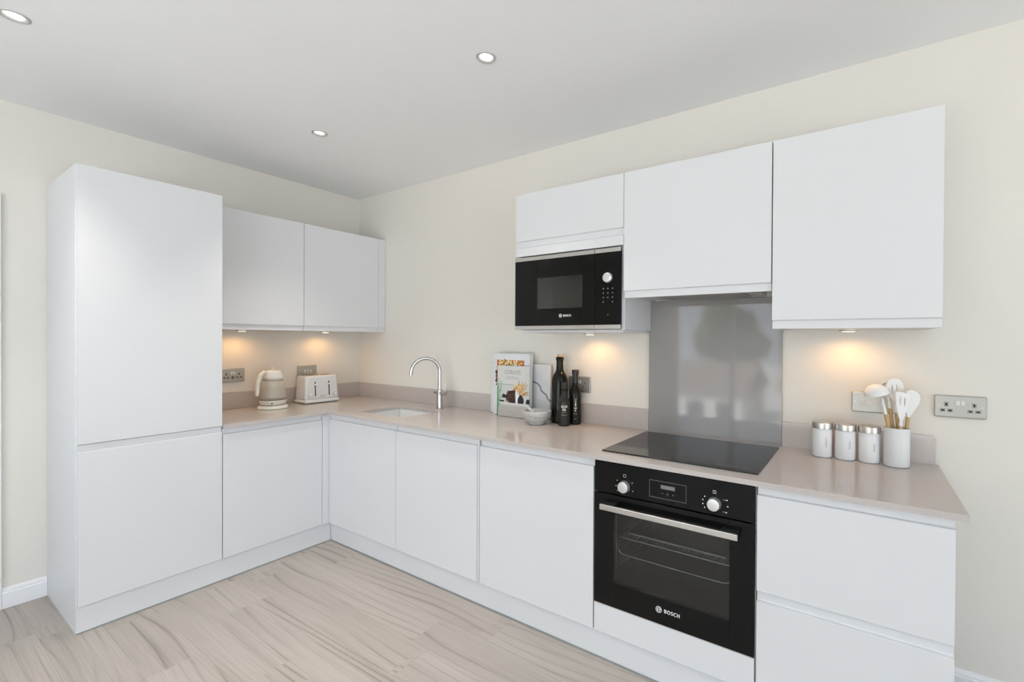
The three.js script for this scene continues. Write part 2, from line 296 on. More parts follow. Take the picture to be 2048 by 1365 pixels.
{
  const t = thing('kitchen_tap', 'chrome swan-neck mixer tap beside the sink', 'tap', [1.17, YT, 0.13]);
  mesh('body', lathe([[0, 0.0003], [0.026, 0.0003], [0.026, 0.005], [0.0205, 0.009], [0.0205, 0.098], [0.0185, 0.103], [0.0185, 0.135], [0.013, 0.14], [0, 0.14]], 40), M.chrome, t);
  const pts = [[0, 0.13, 0], [0, 0.25, 0]], R = 0.098, ex = [-0.095, 0.18]; const L = Math.hypot(...ex), ux = ex[0] / L, uz = ex[1] / L;
  for (let a = 0; a <= 172; a += 10) { const q = a * Math.PI / 180, r = R * (1 - Math.cos(q)); pts.push([ux * r, 0.262 + R * Math.sin(q), uz * r]); }
  const last = pts[pts.length - 1]; pts.push([last[0] + ux * 0.004, last[1] - 0.025, last[2] + uz * 0.004]);
  const sp = mesh('spout', tube(pts, 0.0125, 80, 18), M.chrome, t);
  const e = pts[pts.length - 1]; mesh('aerator', cyl(0.0128, 0.0128, 0.01, e[0], e[1] - 0.009, e[2], 20), M.chrome, sp);
  const hd = mesh('handle', join(rod([-0.046, 0.117, 0.004], [0.056, 0.11, -0.004], 0.0155, 0.0155, 24)), M.chrome, t);
  mesh('lever', rod([0.05, 0.115, -0.004], [0.056, 0.178, -0.006], 0.0042, 0.0042), M.chrome, hd);
}
// wall cabinets on the fridge wall
for (const [z1, z0, label, filler] of [[ZF1, 0.6645, 'pale wall cabinet against the tall fridge cabinet, above the kettle', 0], [0.6635, 0.002, 'pale wall cabinet in the corner above the toaster, with filler strip', 0.066]]) {
  const y0 = 1.449, h = 2.21 - y0, w = z1 - z0, [pos, turn] = left(z1, z0, y0), t = thing('wall_cabinet', label, 'cabinet', pos, turn);
  mesh('body', panels(w, h - 0.002, WDL - 0.0215).translate(0, 0.001, 0), M.cab, t);
  mesh('door', front(-w / 2 + 0.001, w / 2 - 0.001 - filler, 0, h, WDL, 'b', 0.036), M.cab, t);
  if (filler) mesh('filler_strip', front(w / 2 - filler + 0.001, w / 2, 0, h, WDL, 'b', 0.036), M.cab, t);
}
// wall cabinets on the hob wall
{
  const a0 = 2.043, a1 = 2.7095, [pos, turn] = back(a0, a1, 1.4465), w = a1 - a0, h = WTOP - 1.4465, t = thing('microwave_cabinet', 'white wall cabinet holding the microwave under a lift-up door', 'cabinet', pos, turn);
  const f = WD - 0.0215;
  mesh('body', join(B(-w / 2 + 0.0006, -w / 2 + 0.0186, 0.004, h, 0.003, f), B(w / 2 - 0.0186, w / 2 - 0.0006, 0, h, 0.003, f), B(-w / 2 + 0.0186, w / 2 - 0.0186, h - 0.018, h, 0.003, f), B(-w / 2 + 0.0186, w / 2 - 0.0186, 0.414, 0.432, 0.003, f), B(-w / 2 + 0.0186, w / 2 - 0.0186, -0.012, 0.003, 0.003, f - 0.02)), M.cab, t);
  mesh('door', front(-w / 2 + 0.001, w / 2 - 0.0005, 1.909 - 1.4465, h, WD, 'b', 0.034), M.cab, t);
  mesh('rail', B(-w / 2 + 0.001, w / 2 - 0.0005, 1.858 - 1.4465, 1.906 - 1.4465, f + 0.001, WD), M.cab, t);
}
{
  const a0 = 2.711, a1 = 3.3685, y0 = 1.6, [pos, turn] = back(a0, a1, y0), w = a1 - a0, h = WTOP - y0, t = thing('hood_cabinet', 'shorter white wall cabinet above the splashback', 'cabinet', pos, turn);
  mesh('body', panels(w, h - 0.008, WD - 0.0215, 'b').translate(0, 0.008, 0), M.cab, t);
  mesh('door', front(-w / 2 + 0.0005, w / 2 - 0.001, 0, h, WD, 'b', 0.034), M.cab, t);
  const e = thing('extractor_hood', 'flush dark extractor hood set under the cabinet above the hob', 'extractor', [(a0 + a1) / 2, y0 + 0.009, 0.17]);
  mesh('housing', B(-0.26, 0.26, 0, 0.12, -0.13, 0.14, 0.004), M.steelMatt, e);
  mesh('filter', B(-0.2, 0.2, -0.003, 0, -0.11, 0.12, 0.001), M.insert, e);
}
{
  const a0 = 3.3705, a1 = 3.9066, y0 = 1.4455, [pos, turn] = back(a0, a1, y0), w = a1 - a0, h = WTOP - y0, t = thing('wall_cabinet', 'large white wall cabinet above the canisters and utensil pot', 'cabinet', pos, turn);
  mesh('body', panels(w, h - 0.002, WD - 0.0215).translate(0, 0.001, 0), M.cab, t);
  mesh('door', front(-w / 2 + 0.0015, w / 2, 0, h, WD, 'b', 0.035), M.cab, t);
}
// puck lamps under the wall cabinets
for (const [x, y, z, label] of [[0.13, 1.4495, 0.957, 'small round lamp under the wall cabinet above the kettle'], [0.13, 1.4495, 0.372, 'small round lamp under the wall cabinet above the toaster'], [2.39, 1.434, 0.12, 'small round lamp under the microwave cabinet'], [3.63, 1.446, 0.12, 'small round lamp under the large wall cabinet above the canisters']]) {
  const t = thing('cabinet_lamp', label, 'light', [x, y, z]);
  mesh('rim', lathe([[0.024, 0], [0.025, -0.007], [0.031, -0.008], [0.034, -0.005], [0.034, 0]], 40), M.lampTrim, t);
  mesh('lens', lathe([[0, -0.011], [0.018, -0.0108], [0.0245, -0.008], [0.0245, 0], [0, 0]], 32), M.puckGlow, t);
  const s = new THREE.SpotLight(PUCK.color, PUCK.power, 0, 1.52, 0.5, 2); s.position.set(0, -0.014, 0); s.target.position.set(0, -1, 0); s.castShadow = true; s.shadow.radius = 1.1; t.add(s, s.target);
}

// ---------------------------------------------------------------- appliances
const bold = await new FontLoader().loadAsync('fonts/droid/droid_sans_bold.typeface.json');
const word = (s, size, depth = 0.0004) => { const g = new TextGeometry(s, { font: bold, size, depth, curveSegments: 4, bevelEnabled: false }); g.computeBoundingBox(); return g; };
function logo(parent, x, y, z, k) {                                   // ring emblem and lettering
  const r = 0.0125 * k;
  mesh('emblem', join(new THREE.TorusGeometry(r, r * 0.11, 8, 32).translate(x, y, z), new THREE.TorusGeometry(r * 0.62, r * 0.09, 8, 28).translate(x, y, z), B(x - r * 0.45, x + r * 0.45, y - r * 0.1, y + r * 0.1, z - 0.0003, z + 0.0004, 0), B(x - r * 0.5, x - r * 0.3, y - r * 0.55, y + r * 0.55, z - 0.0003, z + 0.0004, 0), B(x + r * 0.3, x + r * 0.5, y - r * 0.55, y + r * 0.55, z - 0.0003, z + 0.0004, 0)), M.print, parent);
  mesh('lettering', word('BOSCH', 0.0155 * k).translate(x + r * 1.75, y - 0.0075 * k, z - 0.0002), M.print, parent);
}
{
  // oven: fascia, door with window, handle, cavity with racks
  const w = OX1 - OX0, hw = w / 2 - 0.003, t = thing('built_in_oven', 'black glass built-in oven with steel bar handle below the hob', 'oven', [(OX0 + OX1) / 2, OY0, 0]);
  const y = (v) => v - OY0, x = (v) => v - (OX0 + OX1) / 2, zf = D + 0.002;
  const fas = mesh('control_panel', B(-hw, hw, y(0.742), y(0.8735), D - 0.0205, zf, 0.0015), M.black, t);
  for (const [kx, ky] of [[2.851, 0.783], [3.22, 0.785]]) {
    mesh('knob', lathe([[0, 0.0235], [0.0205, 0.0235], [0.0235, 0.021], [0.0245, 0.004], [0.026, 0], [0, 0]], 40).rotateX(Math.PI / 2).translate(x(kx), y(ky), zf), M.knob, fas);
  }
  const mk = [];
  for (const [a, rr] of [[150, 0.04], [185, 0.04], [215, 0.04], [30, 0.04], [-20, 0.04]]) mk.push(disc(0.0022, 0.0005, x(2.851) + rr * Math.cos(a * Math.PI / 180), y(0.783) + rr * Math.sin(a * Math.PI / 180), zf + 0.0002, 10));
  for (const [a, rr] of [[150, 0.042], [170, 0.044], [190, 0.044], [210, 0.042], [25, 0.05], [-2, 0.048], [-30, 0.05]]) mk.push(disc(0.0026, 0.0005, x(3.22) + rr * Math.cos(a * Math.PI / 180), y(0.785) + rr * Math.sin(a * Math.PI / 180), zf + 0.0002, 10));
  mk.push(B(x(3.22) + 0.03, x(3.22) + 0.044, y(0.805), y(0.806), zf, zf + 0.0004, 0), B(x(3.22) + 0.03, x(3.22) + 0.044, y(0.7605), y(0.7615), zf, zf + 0.0004, 0));
  const sq = (cx, cy, s) => [B(cx - s, cx + s, cy - s, cy - s + 0.0013, zf, zf + 0.0004, 0), B(cx - s, cx + s, cy + s - 0.0013, cy + s, zf, zf + 0.0004, 0), B(cx - s, cx - s + 0.0013, cy - s, cy + s, zf, zf + 0.0004, 0), B(cx + s - 0.0013, cx + s, cy - s, cy + s, zf, zf + 0.0004, 0)];
  mk.push(...sq(x(2.851), y(0.827), 0.0062), ...sq(x(3.22), y(0.829), 0.0062), B(x(3.22) - 0.0007, x(3.22) + 0.0007, y(0.8248), y(0.8332), zf, zf + 0.0004, 0));
  mk.forEach((g) => mesh('control_mark', g, M.print, fas));
  const fr = [[2.961, 3.113, 0.831, 0.8325], [2.961, 3.113, 0.7635, 0.765], [2.961, 2.9622, 0.765, 0.831], [3.1118, 3.113, 0.765, 0.831]];
  mesh('display_border', join(fr.map(([a, b, c, d]) => B(x(a), x(b), y(c), y(d), zf, zf + 0.0004, 0))), M.dim, fas);
  mesh('display', B(x(3.009), x(3.067), y(0.803), y(0.818), zf, zf + 0.0004, 0), M.dim, fas, 'small grey clock display');
  [B(x(3.014), x(3.02), y(0.7845), y(0.786), zf, zf + 0.0004, 0), new THREE.TorusGeometry(0.0042, 0.0006, 6, 20).translate(x(3.038), y(0.785), zf), B(x(3.056), x(3.062), y(0.7845), y(0.786), zf, zf + 0.0004, 0), B(x(3.0583), x(3.0597), y(0.782), y(0.788), zf, zf + 0.0004, 0)].forEach((g) => mesh('touch_mark', g, M.dim, fas));
  // door
  const wx0 = x(2.8), wx1 = x(3.275), wy0 = y(0.362), wy1 = y(0.683), dy1 = y(0.7365);
  const door = mesh('door', join(B(-hw, wx0, 0, dy1, D - 0.0205, zf, 0.001), B(wx1, hw, 0, dy1, D - 0.0205, zf, 0.001), B(wx0, wx1, 0, wy0, D - 0.0205, zf, 0.001), B(wx0, wx1, wy1, dy1, D - 0.0205, zf, 0.001)), M.black, t);
  mesh('window', B(wx0 - 0.0005, wx1 + 0.0005, wy0 - 0.0005, wy1 + 0.0005, zf - 0.003, zf - 0.0008, 0).translate(0, 0, 0), M.smoke, door, 'smoky oven window');
  const hb = mesh('handle', join(B(x(2.757), x(3.313), y(0.682), y(0.706), zf + 0.036, zf + 0.049, 0.003, 2)), M.steel, door, 'brushed steel bar handle');
  mesh('handle_mount', B(x(2.759), x(2.82), y(0.684), y(0.706), zf, zf + 0.036, 0.002), M.blackMat, hb); mesh('handle_mount', B(x(3.25), x(3.311), y(0.684), y(0.706), zf, zf + 0.036, 0.002), M.blackMat, hb);
  logo(door, x(3.004), y(0.316), zf + 0.0002, 0.95);
  mesh('base_strip', B(-hw, hw, -0.0035, -0.0005, D - 0.0195, zf - 0.001, 0.0005), M.steel, t);
  // cavity
  const cx0 = x(2.775), cx1 = x(3.295), cy0 = y(0.335), cy1 = y(0.705), cz0 = 0.12, cz1 = D - 0.021;
  mesh('cavity', join(B(cx0 - 0.006, cx0, cy0, cy1, cz0, cz1, 0), B(cx1, cx1 + 0.006, cy0, cy1, cz0, cz1, 0), B(cx0, cx1, cy0 - 0.006, cy0, cz0, cz1, 0), B(cx0, cx1, cy1, cy1 + 0.006, cz0, cz1, 0), B(cx0, cx1, cy0, cy1, cz0 - 0.006, cz0, 0)), M.enamel, t);
  for (const sx of [cx0 + 0.012, cx1 - 0.012]) {
    const gs = []; for (const yy of [0.39, 0.46, 0.53, 0.6]) for (const o of [0, 0.012]) gs.push(rod([sx, y(yy) + o, cz0 + 0.03], [sx, y(yy) + o, cz1 - 0.03], 0.002, 0.002, 8));
    for (const zz of [cz0 + 0.03, cz1 - 0.03]) gs.push(rod([sx, y(0.375), zz], [sx, y(0.64), zz], 0.0025, 0.0025, 8));
    mesh('side_rail', join(gs), M.wire, t);
  }
  const a = cx0 + 0.022, b = cx1 - 0.022, zr0 = cz0 + 0.03, zr1 = cz1 - 0.02;
  { const gs = [rod([a, y(0.546), zr1], [b, y(0.546), zr1], 0.003, 0.003, 8), rod([a, y(0.546), zr0], [b, y(0.546), zr0], 0.003, 0.003, 8), rod([a, y(0.546), zr0], [a, y(0.546), zr1], 0.003, 0.003, 8), rod([b, y(0.546), zr0], [b, y(0.546), zr1], 0.003, 0.003, 8)];
    for (let i = 1; i < 22; i++) { const q = a + (b - a) * i / 22; gs.push(rod([q, y(0.548), zr0], [q, y(0.548), zr1], 0.0014, 0.0014, 6)); } mesh('wire_rack', join(gs), M.wire, t); }
  mesh('baking_tray', join(B(a + 0.03, b - 0.03, y(0.5495), y(0.5515), zr0 + 0.02, zr1 - 0.04, 0), B(a + 0.03, b - 0.03, y(0.5515), y(0.562), zr0 + 0.018, zr0 + 0.02, 0), B(a + 0.03, b - 0.03, y(0.5515), y(0.557), zr1 - 0.042, zr1 - 0.04, 0)), M.wire, t);
  mesh('rack_support', join(tube([[a + 0.005, y(0.492), zr1], [a + 0.02, y(0.476), zr1], [a + 0.05, y(0.474), zr1], [b - 0.05, y(0.474), zr1], [b - 0.02, y(0.476), zr1], [b - 0.005, y(0.486), zr1]], 0.0026, 60, 8)), M.wire, t);
}
{
  const t = thing('induction_hob', 'frameless black glass hob set on the worktop', 'hob', [(2.707 + 3.362) / 2, YT + 0.0003, 0.315]);
  mesh('glass', B(-0.3265, 0.3265, 0, 0.0055, -0.252, 0.252, 0.0015), M.hob, t);
  mesh('control_strip', B(0.16, 0.3, 0.0055, 0.0058, 0.205, 0.2095, 0), M.dim, t);
}
{
  const x0 = 2.047, x1 = 2.7035, y0 = 1.4502, zf = WD + 0.008, zb = WD + 0.0005, t = thing('built_in_microwave', 'black built-in microwave with steel trims set in the wall cabinet', 'microwave', [(x0 + x1) / 2, y0, 0]);
  const c = (x0 + x1) / 2, X = (v) => v - c, Y = (v) => v - y0;
  mesh('body', join(B(X(2.072), X(2.682), Y(1.48), Y(1.482), 0.03, zb - 0.002, 0), B(X(2.072), X(2.682), Y(1.83), Y(1.832), 0.03, zb - 0.002, 0), B(X(2.072), X(2.074), Y(1.482), Y(1.83), 0.03, zb - 0.002, 0), B(X(2.57), X(2.682), Y(1.482), Y(1.83), 0.03, zb - 0.002, 0), B(X(2.074), X(2.57), Y(1.482), Y(1.83), 0.03, 0.034, 0)), M.steelMatt, t);
  const wx0 = X(2.198), wx1 = X(2.484), wy0 = Y(1.562), wy1 = Y(1.73);
  const door = mesh('door', join(B(X(x0), wx0, Y(1.4716), Y(1.8278), zb, zf, 0.001), B(wx1, X(2.5535), Y(1.4716), Y(1.8278), zb, zf, 0.001), B(wx0, wx1, Y(1.4716), wy0, zb, zf, 0.001), B(wx0, wx1, wy1, Y(1.8278), zb, zf, 0.001)), M.black, t);
  mesh('window', B(wx0 - 0.0004, wx1 + 0.0004, wy0 - 0.0004, wy1 + 0.0004, zf - 0.0035, zf - 0.001, 0), M.smoke, door, 'smoky grey microwave window');
  logo(door, X(2.352), Y(1.5225), zf + 0.0002, 0.72);
  const cp = mesh('control_panel', B(X(2.5565), X(2.7), Y(1.4716), Y(1.8278), zb, zf, 0.001), M.black, t);
  mesh('knob', lathe([[0, 0.014], [0.0205, 0.014], [0.0245, 0.011], [0.026, 0.002], [0.027, 0], [0, 0]], 40).rotateX(Math.PI / 2).translate(X(2.63), Y(1.703), zf), M.knob, cp);
  const gs = []; for (let r = 0; r < 4; r++) for (let k = 0; k < 3; k++) if (!(r === 3 && k === 1)) gs.push(disc(0.0035, 0.0004, X(2.605 + k * 0.0255), Y(1.65 - r * 0.022), zf + 0.0001, 10)); gs.push(disc(0.0028, 0.0004, X(2.631), Y(1.521), zf + 0.0001, 10));
  gs.forEach((g) => mesh('touch_mark', g, M.dim, cp));
  for (const [a, b] of [[1.8282, 1.8488], [1.4504, 1.4712]]) { mesh('trim_strip', B(X(x0), X(2.5535), Y(a), Y(b), zb, zf + 0.0015, 0.001), M.steel, door); mesh('trim_strip', B(X(2.5565), X(2.7), Y(a), Y(b), zb, zf + 0.0015, 0.001), M.steel, cp); }
}

// ---------------------------------------------------------------- sockets and switches
function faceplate(name, label, cat, w, h, pos, turn, kind) {
  const t = thing(name, label, cat, pos, turn);
  const s = new THREE.Shape(), r = 0.006, a = w / 2, b = h / 2;
  s.moveTo(-a + r, -b); s.lineTo(a - r, -b); s.absarc(a - r, -b + r, r, -Math.PI / 2, 0); s.lineTo(a, b - r); s.absarc(a - r, b - r, r, 0, Math.PI / 2); s.lineTo(-a + r, b); s.absarc(-a + r, b - r, r, Math.PI / 2, Math.PI); s.lineTo(-a, -b + r); s.absarc(-a + r, -b + r, r, Math.PI, Math.PI * 1.5);
  const pl = mesh('plate', new THREE.ExtrudeGeometry(s, { depth: 0.002, bevelEnabled: true, bevelThickness: 0.0045, bevelSize: 0.0045, bevelOffset: -0.0045, bevelSegments: 4, curveSegments: 6 }).translate(0, 0, 0.0053), M.plate, t);
  const zf = 0.0118, k = w / 0.158;
  for (const sx of [-0.066, 0.066]) mesh('screw', disc(0.0028, 0.0008, sx * k, 0.002, zf + 0.0002, 14), M.steel, pl);
  if (kind === 'socket' || kind === 'usb') {
    for (const cx of [-0.042 * k, 0.042 * k]) for (const [dx, dy, pw, ph] of [[0, 0.008, 0.005, 0.0095], [-0.0115, -0.0155, 0.009, 0.005], [0.0115, -0.0155, 0.009, 0.005]]) {
      const su = mesh('pin_surround', B(cx + dx - pw / 2 - 0.0042, cx + dx + pw / 2 + 0.0042, dy - ph / 2 - 0.0042, dy + ph / 2 + 0.0042, zf - 0.001, zf + 0.0006, 0.003, 2), M.insert, t);
      mesh('pin_slot', B(cx + dx - pw / 2, cx + dx + pw / 2, dy - ph / 2, dy + ph / 2, zf, zf + 0.0009, 0), M.hole, su);
    }
    for (const sx of [-0.0078, 0.0078]) mesh('switch', B(sx - 0.0068, sx + 0.0068, 0.007, 0.0265, zf - 0.001, zf + 0.003, 0.001).rotateX(0.06), M.rocker, t);
    if (kind === 'usb') for (const yy of [-0.012, -0.021]) mesh('charging_port', B(-0.007, 0.007, yy - 0.003, yy + 0.003, zf - 0.001, zf + 0.0006, 0), M.hole, t);
  } else {
    const n = kind === 'four' ? 4 : 3; for (let i = 0; i < n; i++) { const cx = (i - (n - 1) / 2) * 0.0235; mesh('switch', B(cx - 0.006, cx + 0.006, -0.0115, 0.0125, zf - 0.001, zf + 0.0035, 0.001).rotateX(0.05), M.rocker, t); }
  }
  return t;
}
faceplate('power_socket', 'brushed steel double socket with charging port beside the fridge cabinet', 'socket', 0.148, 0.096, [0.0005, 1.135, 0.966], Math.PI / 2, 'usb');
faceplate('light_switch', 'brushed steel switch plate behind the toaster', 'switch', 0.146, 0.096, [0.0005, 1.136, 0.449], Math.PI / 2, 'three');
faceplate('power_socket', 'brushed steel double socket half hidden behind the dark bottles', 'socket', 0.155, 0.095, [2.254, 1.128, 0.0005], 0, 'socket');
faceplate('light_switch', 'brushed steel switch plate behind the utensil pot', 'switch', 0.152, 0.088, [3.717, 1.135, 0.0005], 0, 'four');
faceplate('power_socket', 'brushed steel double socket on the bare wall past the worktop end', 'socket', 0.158, 0.087, [4.002, 1.14, 0.0005], 0, 'socket');

// ---------------------------------------------------------------- things on the worktop
const T = YT + 0.0006;
const cream = std([0.8, 0.77, 0.7], 0.35), taupe = std([0.47, 0.43, 0.36], 0.42), whiteGloss = std([0.82, 0.81, 0.78], 0.25);
{
  const t = thing('electric_kettle', 'cream and taupe jug kettle on its round base', 'kettle', [0.2, T, 0.79]);
  mesh('power_base', lathe([[0, 0], [0.094, 0], [0.096, 0.004], [0.088, 0.02], [0.078, 0.024], [0, 0.024]], 48), cream, t);
  mesh('lower_band', lathe([[0, 0.0245], [0.072, 0.0245], [0.079, 0.034], [0.0835, 0.056], [0.083, 0.06], [0, 0.06]], 48), cream, t);
  mesh('body', lathe([[0, 0.0603], [0.0832, 0.0603], [0.0825, 0.085], [0.076, 0.14], [0.066, 0.196], [0, 0.196]], 48), taupe, t);
  mesh('collar', lathe([[0, 0.1963], [0.0645, 0.1963], [0.058, 0.225], [0.05, 0.252], [0.044, 0.264], [0.034, 0.268], [0, 0.269]], 48), cream, t);
  const sp = new THREE.Shape([[-0.026, 0], [0.026, 0], [0.006, 0.05], [-0.006, 0.05]].map((q) => new THREE.Vector2(...q)));
  mesh('spout', new THREE.ExtrudeGeometry(sp, { depth: 0.022, bevelEnabled: true, bevelSize: 0.003, bevelThickness: 0.003, bevelSegments: 2 }).rotateX(-Math.PI / 2).rotateX(Math.PI * 0.5 + 0.25).rotateY(0).translate(0, 0.25, 0).scale(1, 1, 1).rotateX(0).translate(0, -0.05, -0.062), cream, t);
  const dx = 0.02; mesh('handle', join([[0, 0.252, 0.035], [dx * 0.4, 0.258, 0.062], [dx * 0.8, 0.236, 0.09], [dx, 0.19, 0.104], [dx, 0.14, 0.109], [dx, 0.106, 0.111]].reduce((a, q, i, l) => { if (i) { a.push(tube([l[i - 1], [(l[i - 1][0] + q[0]) / 2, (l[i - 1][1] + q[1]) / 2, (l[i - 1][2] + q[2]) / 2], q], 0.0125, 8, 14)); } a.push(new THREE.SphereGeometry(0.0125, 16, 12).translate(...q)); return a; }, [])), cream, t);
  mesh('lid_knob', lathe([[0, 0.269], [0.005, 0.269], [0.005, 0.281], [0.011, 0.283], [0.011, 0.288], [0, 0.289]], 24), cream, t);
  const sw = mesh('switch', new THREE.SphereGeometry(0.016, 20, 12).scale(0.5, 0.5, 1).translate(0.072, 0.045, 0.043), cream, t);
  mesh('switch_mark', B(0.078, 0.0825, 0.0425, 0.048, 0.038, 0.05, 0.001), M.hole, sw);
}
{
  const t = thing('toaster', 'white four-slice toaster below the switch plate', 'toaster', [0.13, T, 0.4365], Math.PI / 2);
  const taper = (g) => { const p = g.attributes.position; for (let i = 0; i < p.count; i++) { const y = p.getY(i), k = 1 - 0.08 * Math.max(0, y / 0.21), kz = 1 - 0.16 * Math.max(0, y / 0.21); p.setX(i, p.getX(i) * k); p.setZ(i, p.getZ(i) * kz); } g.computeVertexNormals(); return g; };
  const wh = std([0.74, 0.735, 0.715], 0.3);
  mesh('body', taper(new RoundedBoxGeometry(0.266, 0.186, 0.16, 5, 0.018).translate(0, 0.117, 0)), wh, t);
  mesh('base', new RoundedBoxGeometry(0.27, 0.026, 0.166, 3, 0.01).translate(0, 0.016, 0), whiteGloss, t);
  mesh('foot_strip', B(-0.12, 0.12, 0, 0.004, -0.07, 0.07, 0.001), M.blackMat, t);
  const zf = (y) => 0.0802 * (1 - 0.16 * y / 0.21) + 0.0003, slope = -Math.atan(0.08 * 0.16 / 0.21);
  for (const x of [-0.055, 0.052]) {
    mesh('lever_track', B(-0.0035, 0.0035, -0.06, 0.05, -0.001, 0.0008, 0.0006).rotateX(slope).translate(x, 0.115, zf(0.115)), M.hole, t);
    mesh('lever', new RoundedBoxGeometry(0.03, 0.011, 0.016, 2, 0.005).translate(x, 0.142, zf(0.142) + 0.008), whiteGloss, t);
  }
  for (const [x, y] of [[-0.096, 0.067], [0.099, 0.063]]) mesh('dial', lathe([[0, 0.009], [0.0125, 0.009], [0.0145, 0.006], [0.016, 0], [0, 0]], 28).rotateX(Math.PI / 2 + slope).translate(x, y, zf(y)), whiteGloss, t);
  for (const y of [0.095, 0.11, 0.125]) mesh('button', B(-0.009, 0.009, -0.003, 0.003, -0.001, 0.0015, 0.001).rotateX(slope).translate(-0.096, y, zf(y)), whiteGloss, t);
  mesh('badge', B(-0.018, 0.018, -0.004, 0.004, -0.001, 0.0008, 0.0006).rotateX(slope).translate(0, 0.052, zf(0.052)), M.steelMatt, t);
  for (const z of [-0.032, 0.032]) for (const x of [-0.055, 0.055]) mesh('bread_slot', B(x - 0.046, x + 0.046, 0.209, 0.2106, z - 0.013, z + 0.013, 0.0006), M.hole, t);
}
// board, books
const boardTex = marbleTex(1, 0, 228);
{
  const vein = canvasTex(512, 360, (c, w, h) => {
    c.fillStyle = '#e4e3e0'; c.fillRect(0, 0, w, h);
    for (let i = 0; i < 260; i++) { c.fillStyle = `rgba(${200 + rnd() * 40 | 0},${200 + rnd() * 38 | 0},${198 + rnd() * 38 | 0},0.12)`; c.beginPath(); c.arc(rnd() * w, rnd() * h, 8 + rnd() * 40, 0, 7); c.fill(); }
    const line = (pts, lw, col) => { c.strokeStyle = col; c.lineWidth = lw; c.lineJoin = 'round'; c.beginPath(); pts.forEach(([x, y], i) => (i ? c.lineTo(x * w, y * h) : c.moveTo(x * w, y * h))); c.stroke(); };
    const main = [[0.05, 0.2], [0.3, 0.25], [0.55, 0.3], [0.72, 0.33], [0.8, 0.36], [0.845, 0.42], [0.86, 0.49], [0.9, 0.53], [0.94, 0.56], [0.965, 0.63], [1, 0.68]];
    line(main, 16, 'rgba(150,152,154,0.4)'); line(main, 7, 'rgba(112,115,118,0.8)'); line([[0.5, 0.55], [0.7, 0.7], [0.8, 0.86], [0.95, 0.93]], 3, 'rgba(150,150,150,0.35)');
  });
  const g = B(0, 0.49, 0, 0.338, -0.016, 0, 0.003, 2), p = g.attributes.position, uv = g.attributes.uv; for (let i = 0; i < p.count; i++) uv.setXY(i, p.getX(i) / 0.49, p.getY(i) / 0.338);
  const m = single('marble_board', g, std([1, 1, 1], 0.25, { map: vein }), 'white marble serving board with a grey vein, leaning behind the books', 'board', [1.57, T + 0.001, 0.04]);
  m.rotation.x = -0.02;
}
function book(name, label, w, h, th, pos, lean, tex, edge) {
  const t = thing(name, label, 'book', pos); t.rotation.x = lean;
  const g = B(0, w, 0, h, th - 0.003, th, 0.0006), p = g.attributes.position, uv = g.attributes.uv; for (let i = 0; i < p.count; i++) uv.setXY(i, p.getX(i) / w, p.getY(i) / h);
  mesh('front_cover', g, std([1, 1, 1], 0.4, { map: tex }), t);
  mesh('back_cover', B(0, w, 0, h, 0, 0.003, 0.0006), edge, t); mesh('spine', B(0, 0.003, 0, h, 0.003, th - 0.003, 0.0006), edge, t);
  mesh('pages', B(0.0032, w - 0.004, 0.004, h - 0.004, 0.0032, th - 0.0032, 0), std([0.72, 0.72, 0.71], 0.8), t);
}
